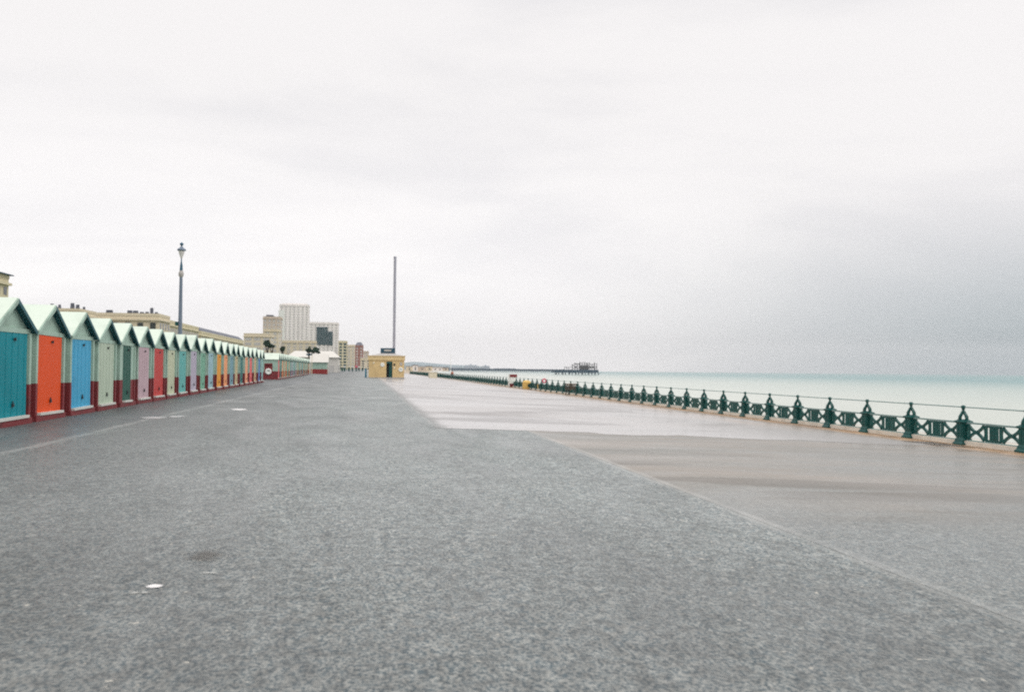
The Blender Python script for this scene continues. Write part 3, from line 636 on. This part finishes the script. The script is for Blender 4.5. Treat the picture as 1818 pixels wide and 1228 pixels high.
MB().box(-7.7, 7.7, -(yb-ya)/2-.7, (yb-ya)/2+.9, EYE+(650-497)*Db/F+.91, EYE+(650-491)*Db/F).build('roof', M['bluebox'], t)
def blk(name, label, px0, px1, pyt, D, m, depth=18, **k):
    xa, y, _ = P(px0, D); xb, y2, _ = P(px1, D); zt_ = P((px0+px1)/2, D, pyt)[2]
    return bld(name, label, xa, xb, (y+y2)/2, (y+y2)/2+depth, zt_, m, face='-y+x', **k), xb-xa, zt_
def terr(label, px0, px1, pyt, m, chims, storeys=5, X=X0, slate=False):
    ya, _ = sp(px0, X); yb, Db = sp(px1, X); Dm = (sp(px0, X)[1]+Db)/2
    zt_ = EYE + (653.5 + .0085*((px0+px1)/2-650) - pyt)*Dm/F
    t = bld('seafront_terrace', label, X-14, X, ya, yb, zt_-.9, m, storeys=storeys, group='cream terraces behind the huts')
    cy = (ya+yb)/2
    if slate:
        MB().add([(-7,-(yb-ya)/2,zt_),(7,-(yb-ya)/2,zt_),(7,(yb-ya)/2,zt_),(-7,(yb-ya)/2,zt_),(-4,-(yb-ya)/2,zt_+2.2),(4,-(yb-ya)/2,zt_+2.2),(4,(yb-ya)/2,zt_+2.2),(-4,(yb-ya)/2,zt_+2.2)],
            [(0,3,2,1),(4,5,6,7),(0,1,5,4),(1,2,6,5),(2,3,7,6),(3,0,4,7)]).build('roof', M['rooft'], t)
    for px, hh, ww, np_ in chims:
        y_, D_ = sp(px, X-4); chimney(t, -3+0, y_-cy, zt_, 1.2, ww*D_/(F)*abs(D_/abs(X)) if ww > 3 else ww, hh, np_)
    return t
t, w1, zt_ = blk('seafront_terrace', 'cream terrace whose chimneys just show over the second and third hut roofs', 22, 137, 551, 230, M['stucco'], depth=14, storeys=5, par=.7)
def chims(t, c0, D, zt_, lst):
    for px, hh, ww, np_ in lst: chimney(t, (px-c0)*D/F, 1, zt_, ww*D/F*.95, 1.0, hh, np_, 'x')
chims(t, 79.5, 230, zt_+.6, [(38,.7,3,2),(52,.7,3,2),(72,1.0,5,3),(85,.8,4,2),(107,1.3,6,3),(116,.9,5,3),(127,.3,3,2)])
t, w1, zt_ = blk('seafront_terrace', 'cream terrace with broad dark chimney stacks above the pale sage door hut', 150, 279, 560, 255, M['stucco'], depth=14, storeys=5, par=.8)
chims(t, 214.5, 255, zt_+.8, [(181,.5,12,5),(216,.5,9,4),(226,.45,9,5),(237,.1,7,4),(246,.15,6,3),(254,1.4,5,3),(262,.1,5,3)])
terr('yellowish terrace stepping down behind the street lamp', 284, 352, 573, M['stucco2'], [(300,.5,3,3),(332,.3,3,3)])
terr('low dark slate roofed terrace left of the tower blocks', 356, 432, 597, M['stucco2'], [(365,.4,5,4),(378,.8,5,4),(390,.8,6,4),(402,.7,5,4),(414,.6,5,4),(425,.6,5,4)], slate=True)
blk('apartment_block', 'low broad cream block with banded storeys beyond the near hut roofs', 433, 480, 594, 560, M['stucco'], storeys=7, wm=M['band'], wstep=5, wfrac=.8)
t, w1, zt_ = blk('apartment_block', 'brown upper apartment block with dark roof plant left of the white tower', 466.5, 497, 563, 760, M['brown'], storeys=13, wm=M['band'], wstep=3.6, wfrac=.55, par=.7)
MB().box(-w1/2+2, -w1/2+8, -4, 4, zt_+.71, zt_+2.4).build('roof_plant', M['pot'], t)
blk('apartment_block', 'cream six storey block in front of the brown apartment block', 468, 494, 585, 640, M['stucco'], storeys=9, wm=M['band'], wstep=4, wfrac=.6, par=.6)
t, w1, zt_ = blk('tower_block', 'tall white residential tower, highest of the distant buildings', 495.5, 547, 541.5, 1300, M['pinkb'], storeys=26, wm=M['band'], wstep=5.5, wfrac=.5, depth=22, par=1.2)
MB().box(-w1/2+3, w1/2-3, -6, 6, zt_+1.21, zt_+3.2).build('roof_plant', M['pinkb'], t)
MB().box(-w1/2-1.2, -w1/2+7.5, -11.9, 8, 0, zt_-8).build('side_wing', M['white'], t)
blk('apartment_block', 'pale cream mid rise standing at the foot of the white tower', 497, 560, 606, 820, M['stucco'], storeys=10, wm=M['band'], wstep=5, wfrac=.6)
t, w1, zt_ = blk('hotel_block', 'pale hotel block with a big dark glazed corner right of the white tower', 549, 600, 573, 1150, M['pinkb'], storeys=18, wm=M['band'], wstep=5, wfrac=.5, depth=26, par=1)
s_ = 1150/F; cx = 574.5
def gl(pxa, pxb, pya, pyb): return ((pxa-cx)*s_, (pxb-cx)*s_, EYE-(pyb-653)*s_, EYE-(pya-653)*s_)
for j, (a, b2, c, d) in enumerate([(562,581,580,612), (581.3,590,588,612.5)]):
    u = gl(a, b2, c, d)
    n_ = 9
    for k in range(n_): MB().box(u[0], u[1], -13.9, -13.2, u[2]+(u[3]-u[2])*k/n_, u[2]+(u[3]-u[2])*(k+.86)/n_).build('glass_band', M['glasst'] if 'glasst' in M else M.setdefault('glasst', mat('dark_teal_glazing', (.005,.055,.07), .5, .3, .3)), t)
blk('hotel_block', 'narrow cream and dark glazed hotel right of the big pale hotel', 601, 616, 606, 1000, M['stucco2'], storeys=9, wm=M['glasst'], wstep=4, wfrac=.75)
blk('hotel_block', 'cream hotel between the glazed hotel and the red brick hotel', 616.5, 630, 613, 1050, M['stucco'], storeys=8, wm=M['band'], wstep=4, wfrac=.5)
t, w1, zt_ = blk('hotel_block', 'red brick hotel with a stepped roof near the left of the kiosk', 630.5, 645, 614, 1120, mat('red_brick', (.30,.13,.10), .85, .15, .2), storeys=8, wm=M['band'], wstep=4, wfrac=.45)
MB().add([(-w1/2,-9,zt_+.9),(w1/2,-9,zt_+.9),(w1/2,9,zt_+.9),(-w1/2,9,zt_+.9),(-w1/4,-4,zt_+5),(w1/4,-4,zt_+5),(w1/4,4,zt_+5),(-w1/4,4,zt_+5)], [(0,3,2,1),(4,5,6,7),(0,1,5,4),(1,2,6,5),(2,3,7,6),(3,0,4,7)]).build('roof', M['rooft'], t)
blk('hotel_block', 'dark slate topped building stepping down beside the red brick hotel', 645.5, 655, 624, 1180, M['brown'], storeys=7, wm=M['band'], wstep=4, wfrac=.45)
blk('seafront_terrace', 'low sandy terrace just showing left of the kiosk', 640, 660, 637, 900, M['stucco'], storeys=4, wstep=4)
# white pavilion behind the far huts
t, w1, zt_ = blk('pavilion', 'long white single storey pavilion behind the far row of huts', 512, 600, 634, 218, M.setdefault('pav', mat('off_white_render', (.60,.58,.54), .8, .06, .5)), depth=16, storeys=1, cornice=False, wstep=2.5, wm=M['band'])
MB().add([(-w1/2-.5,-8.4,zt_),(w1/2+.4,-8.4,zt_),(w1/2+.4,8.4,zt_),(-w1/2-.5,8.4,zt_),(-w1/2+1.2,-2,zt_+1.7),(w1/2-1.5,-2,zt_+1.7),(w1/2-1.5,2,zt_+1.7),(-w1/2+1.2,2,zt_+1.7)], [(0,3,2,1),(4,5,6,7),(0,1,5,4),(1,2,6,5),(2,3,7,6),(3,0,4,7)]).build('roof', M['pav'], t)
# green-walled shelter with red base
xa, y, _ = P(552, 162); xb = P(581, 162)[0]; t = thing('shelter', 'pale green shelter with red base and white pitched roof past the last far hut', 'shelter', ((xa+xb)/2, y, gz(xb)), 0)
wq = (xb-xa)/2
MB().box(-wq, wq, 0, 4, 0, .95).build('lower_wall', mat('shelter_red', (.26,.03,.03), .6), t); MB().box(-wq, wq, 0, 4, .952, 2.25).build('upper_wall', M['mint'], t)
MB().prism([(-.35,2.252),(4.35,2.252),(2,3.9)], 'x', -wq-.2, wq+.2).build('roof', M['pav'], t)
MB().box(wq+.002, wq+.05, 1.2, 2.2, .1, 2.0).build('door', M['brown'], t)
# cream fronted arcade with green arches
xa, y, _ = P(583, 255); xb = P(603, 255)[0]; t = thing('arcade', 'small cream topped arcade with two dark green arches left of the kiosk', 'shelter', ((xa+xb)/2, y, gz(xb)))
wq = (xb-xa)/2
MB().box(-wq, wq, 0, 5, 2.3, 3.1).build('fascia', M['cream'], t); MB().box(-wq, wq, 2.6, 5, 0, 2.298).build('back_wall', M['cream'], t)
for k in range(4): MB().box(-wq+k*(2*wq-.3)/3, -wq+k*(2*wq-.3)/3+.3, 0, .3, 0, 2.298).build('column', M['green'], t)
for k in range(3):
    c = -wq+(k+.5)*(2*wq-.3)/3+.15; b = MB(); pts = [(c+ .9*wq/3*math.cos(a)*1.0, .05, 1.3+.95*math.sin(a)) for a in [math.pi*j/6 for j in range(7)]]
    for p0, p1 in zip(pts, pts[1:]): b.bar(p0, p1, .25)
    b.build('arch', M['green'], t)
MB().box(-wq, -.2, 1.0, 1.6, 0, 1.25).build('counter', M['green'], t)
# line of green planters / gate piers further on
for j, px in enumerate((608, 612, 620, 626, 633, 638, 644)):
    D = 300 + j*12; x, y, _ = P(px, D); wq = 2.6*D/F if j % 2 else 3.4*D/F/1.3
    t = thing('stall', ['broad green stall first in the distant line left of the kiosk','green stall with white top second in the distant line','green stall with cream top third in the distant line','green stall with white top midway in the distant line','green stall with faded red top in the distant line','green stall with white top last but one before the kiosk','green stall with cream top last before the kiosk'][j], 'stall', (x, y, .2), 0, 'green stalls left of the kiosk')
    MB().box(-wq/2, wq/2, 0, 1, 0, 1.5).build('body', M['green'], t); MB().box(-wq/2-.15, wq/2+.15, -.2, 1.1, 1.502, 1.95 if j != 4 else 2.3).build('awning', (M['cream'], M['white'], M['cream'], M['white'], M['pinkred'], M['white'], M['cream'])[j], t)
# far lamp/pole at end of the far row
x, y, _ = P(549, 150); t = thing('signpost', 'thin pinkish post with a small dark sign above the end of the far hut row', 'sign', (x+.5, y, gz(x)))
MB().lathe([(.07,0),(.05,3.5)], 8).build('pole', M['stucco'], t); MB().box(-1.0, .06, -.04, .04, 3.3, 3.55).build('plate', M['bluebox'], t)

# ------------------------------------------------------------------ observation tower
x, y, _ = P(699.5, 1246); t = thing('observation_tower', 'slender grey observation tower far beyond the kiosk, the tallest thing on the skyline', 'tower', (x, y, -1))
M['steel'] = mat('pale_blue_steel', (.30, .30, .36), .5, .08, .05)
hgt = EYE+1+(654-457)*1246/F
for k in range(8): MB().lathe([(1.95, hgt*k/8+.3*(k > 0)), (1.95, hgt*(k+1)/8)], 20).build('segment', M['steel'], t, True)
MB().lathe([(9,0),(9,5),(7,6)], 24).build('base', M['slate'], t)
MB().lathe([(2.3,hgt+.01),(2.3,hgt+1.2),(1.2,hgt+2)], 20).build('cap', M['steel'], t)

# ------------------------------------------------------------------ piers
SEA = -6.0
M['pier'] = mat('dark_pier_iron', (.004, .045, .08), .7, .2, .2); M['rust'] = mat('rusted_pier_iron', (.05, .055, .06), .8, .3, .2)
M['pierpale'] = mat('pale_pier_building', (.38, .42, .47), .8, .1, .2)
D = 2300; xa, yq, _ = P(798, D); xb, _, _ = P(1010, D)
t = thing('pleasure_pier', 'long thin dark pier far off on the horizon with pale buildings on it', 'pier', (xa, yq, SEA))
L_ = xb-xa
MB().box(0, L_, 0, 22, 3.6, 8.9).build('deck', M['pier'], t)
b = MB()
for k in range(60): 
    for yy in (1, 20): b.tube((k*L_/59+.4, yy, -1), (k*L_/59+.4, yy, 4.6), .45, .45, 5)
b.build('piles', M['pier'], t, kind='stuff')
for a, b2, hh in ((800,818,4), (826,834,7), (834,842,10), (842,852,8), (858,872,8), (880,920,2.2)):
    u0, u1 = P(a, D)[0]-xa, P(b2, D)[0]-xa
    MB().box(u0, u1, 4, 18, 10.4-2.8, 10.4+hh-2).build('building', M['pierpale'], t)
    if hh > 5: MB().lathe([(3.2,10.4+hh-2),(2.8,10.4+hh),(1,10.4+hh+1.4)], 12, ((u0+u1)/2, 11)).build('dome', M['pierpale'], t)
# ruined pier: deck, piles and skeletal pavilion
D = 1350; xa, yq, _ = P(985, D); q1 = D/F*math.cos(PSI)
t = thing('ruined_pier', 'skeletal ruined pier pavilion standing on dark piles in the sea', 'pier', (xa, yq, SEA))
def px2(p): return (p-985)*q1
def zz(py): return EYE-(py-656.7)*D/F - SEA
MB().box(px2(985), px2(1066.5), 0, 26, zz(661.4), zz(656)).build('deck', M['pier'], t)
b = MB()
for k in range(14):
    p = 987 + 6.1*k
    b.tube((px2(p)+random.uniform(-.5,.5), 1, -1), (px2(p), 1, zz(659.9)), .75, .75, 6)
    if k % 2: b.tube((px2(p+2), 25, -1), (px2(p+2), 25, zz(659.9)), .6, .6, 6)
    if k > 3 and k % 3: b.bar((px2(p), 1, 1.5), (px2(p+6.1), 1, zz(660.5)), .55)
b.build('piles', M['pier'], t, kind='stuff')
b = MB(); tops = [647, 643.5, 645, 642.5, 643, 642, 644, 642.5, 646, 643, 645]
for k, ty in enumerate(tops):
    p = 1018 + 4.6*k
    b.bar((px2(p), 2, zz(656.6)), (px2(p), 2, zz(ty)), .75 if k % 3 else 1.2)
    if k < 10: b.bar((px2(p), 2, zz(max(ty, tops[k+1])+.3)), (px2(p+4.6), 2, zz(max(ty, tops[k+1])+.3)), .7)
    if k in (2, 5, 6, 9): b.bar((px2(p), 2, zz(656)), (px2(p+4.6), 2, zz(650.5)), .6)
    if k in (1, 3, 4, 7, 8): b.box(px2(p+.6), px2(p+3.6), 1.8, 2.2, zz(652.5), zz(650))
for py, a_, c_ in ((646.5, 1022, 1058), (650, 1018, 1064), (653.6, 1018, 1064)): b.bar((px2(a_), 2, zz(py)), (px2(c_), 2, zz(py)), .9)
b.box(px2(1036), px2(1052), 12, 13, zz(656), zz(648))
b.build('frame', M['rust'], t, kind='stuff')
b = MB()
for p in (1004, 1008, 1012): b.bar((px2(p), 3, zz(656.6)), (px2(p), 3, zz(651)), .6)
b.bar((px2(1004), 3, zz(651)), (px2(1016), 3, zz(651.3)), .5); b.bar((px2(1004), 3, zz(653.5)), (px2(1016), 3, zz(653.5)), .5); b.build('low_frame', M['rust'], t, kind='stuff')

# ------------------------------------------------------------------ far coast
M['hill'] = mat('far_chalk_coast', (.20, .27, .30), .95, .15, .002)
prof = [(705,646),(722,643),(735,641.5),(750,642),(765,643.5),(785,645.5),(805,647),(830,648),(846,647.5),(860,650),(875,653),(890,656),(900,658)]
D = 4700; vs_ = []
for px, py in prof:
    x, y, z = P(px, D, py); vs_ += [(x, y, SEA-1), (x*1.0, y, z*.55-2), (x*1.005, y+180, z), (x, y+420, SEA-1)]
n = len(prof)
b = MB().add(vs_, [(4*i+j, 4*i+4+j, 4*i+5+j, 4*i+1+j) for i in range(n-1) for j in range(3)]); b.build('hills', M['hill'], kind='structure')
# low seafront buildings right of the kiosk
lows = [(722,733,651,'stucco'),(734,742,648.5,'pinkb'),(743,757,651.5,'brown'),(758,768,650.5,'stucco'),(769,786,652.5,'pinkb'),(787,797,653,'brown')]
for i, (a, b2, pt, mm) in enumerate(lows):
    lab = ['low cream seafront building nearest the right side of the kiosk','small pale seafront building beyond the railing end','long brown seafront arch building on the far beach','cream seafront hut block farther along the shore','long low pale shore building under the distant coast','brown shore building next to the slender pale pole'][i]
    t, w1, zt_ = blk('shore_building', lab, a, b2, pt, 800+i*30, M[mm], depth=10, storeys=2, wstep=4, wfrac=.45, cornice=False)
    MB().box(-w1/2-.4, w1/2+.4, -5.4, 5.4, zt_+.003, zt_+.7).build('roof', M['rooft'] if i % 2 else M['slate'], t)

# ------------------------------------------------------------------ trees behind the huts
M['leafm'] = mat('dark_foliage', (.04, .085, .06), .8, .4, 1.5); M['bark'] = mat('bark', (.09,.07,.05), .9)
def tree(px, D, pyc, rx, rz_, label):
    x, y, z = P(px, D, pyc); g = gz(x); t = thing('tree', label, 'tree', (x, y, g)); zc = z-g
    b = MB().tube((0,0,0), (.1,0,zc*.6), .14, .09, 8)
    for k in range(6):
        a = k*1.05; b.tube((.1,0,zc*.55+k*.1), (rx*.6*math.cos(a), rx*.6*math.sin(a), zc+rz_*.3*math.sin(k*2)), .09, .03, 6)
    b.build('trunk', M['bark'], t)
    c = MB()
    cl_ = [(random.gauss(0,.38)*rx, random.gauss(0,.38)*rx, zc+random.gauss(0,.45)*rz_-.1) for _ in range(22)]
    for _ in range(1500):
        q_ = random.choice(cl_); p = Vector((q_[0]+random.gauss(0,.13)*rx, q_[1]+random.gauss(0,.13)*rx, q_[2]+random.gauss(0,.13)*rz_))
        u = Vector([random.gauss(0,1) for _ in range(3)]).normalized()*.20; v = u.cross(Vector([random.gauss(0,1) for _ in range(3)])).normalized()*.12
        c.add([p-u, p+v, p+u, p-v], [(0,1,2,3)])
    me = c.mesh('crown', M['leafm'], recalc=False); o = bpy.data.objects.new('crown', me); C.objects.link(o); o.parent = t
tree(474, 190, 609, .8, .6, 'small dark tree showing over the last near huts, left of its neighbour')
tree(482, 185, 613, .8, .6, 'small dark tree below and right of its neighbour over the last near huts')
tree(501, 190, 619, .5, .5, 'tiny dark treetop above the white roofs of the far huts')
tree(548, 185, 621, .55, .5, 'small dark treetop left of the wide dark tree by the pavilion')
tree(560, 190, 621, 1.1, .6, 'wide dark low tree above the white pavilion roof')

# ------------------------------------------------------------------ haze: the damp sea air
m = bpy.data.materials.new('sea_haze'); m.use_nodes = True; n = m.node_tree.nodes; n.remove(n['Principled BSDF'])
pv = n.new('ShaderNodeVolumePrincipled'); pv.inputs['Density'].default_value = .00010; pv.inputs['Color'].default_value = (.97, .97, .98, 1)
m.node_tree.links.new(pv.outputs[0], n['Material Output'].inputs['Volume'])
MB().box(-5600, 5600, -5600, 5600, -9, 185).build('haze', m, kind='stuff')
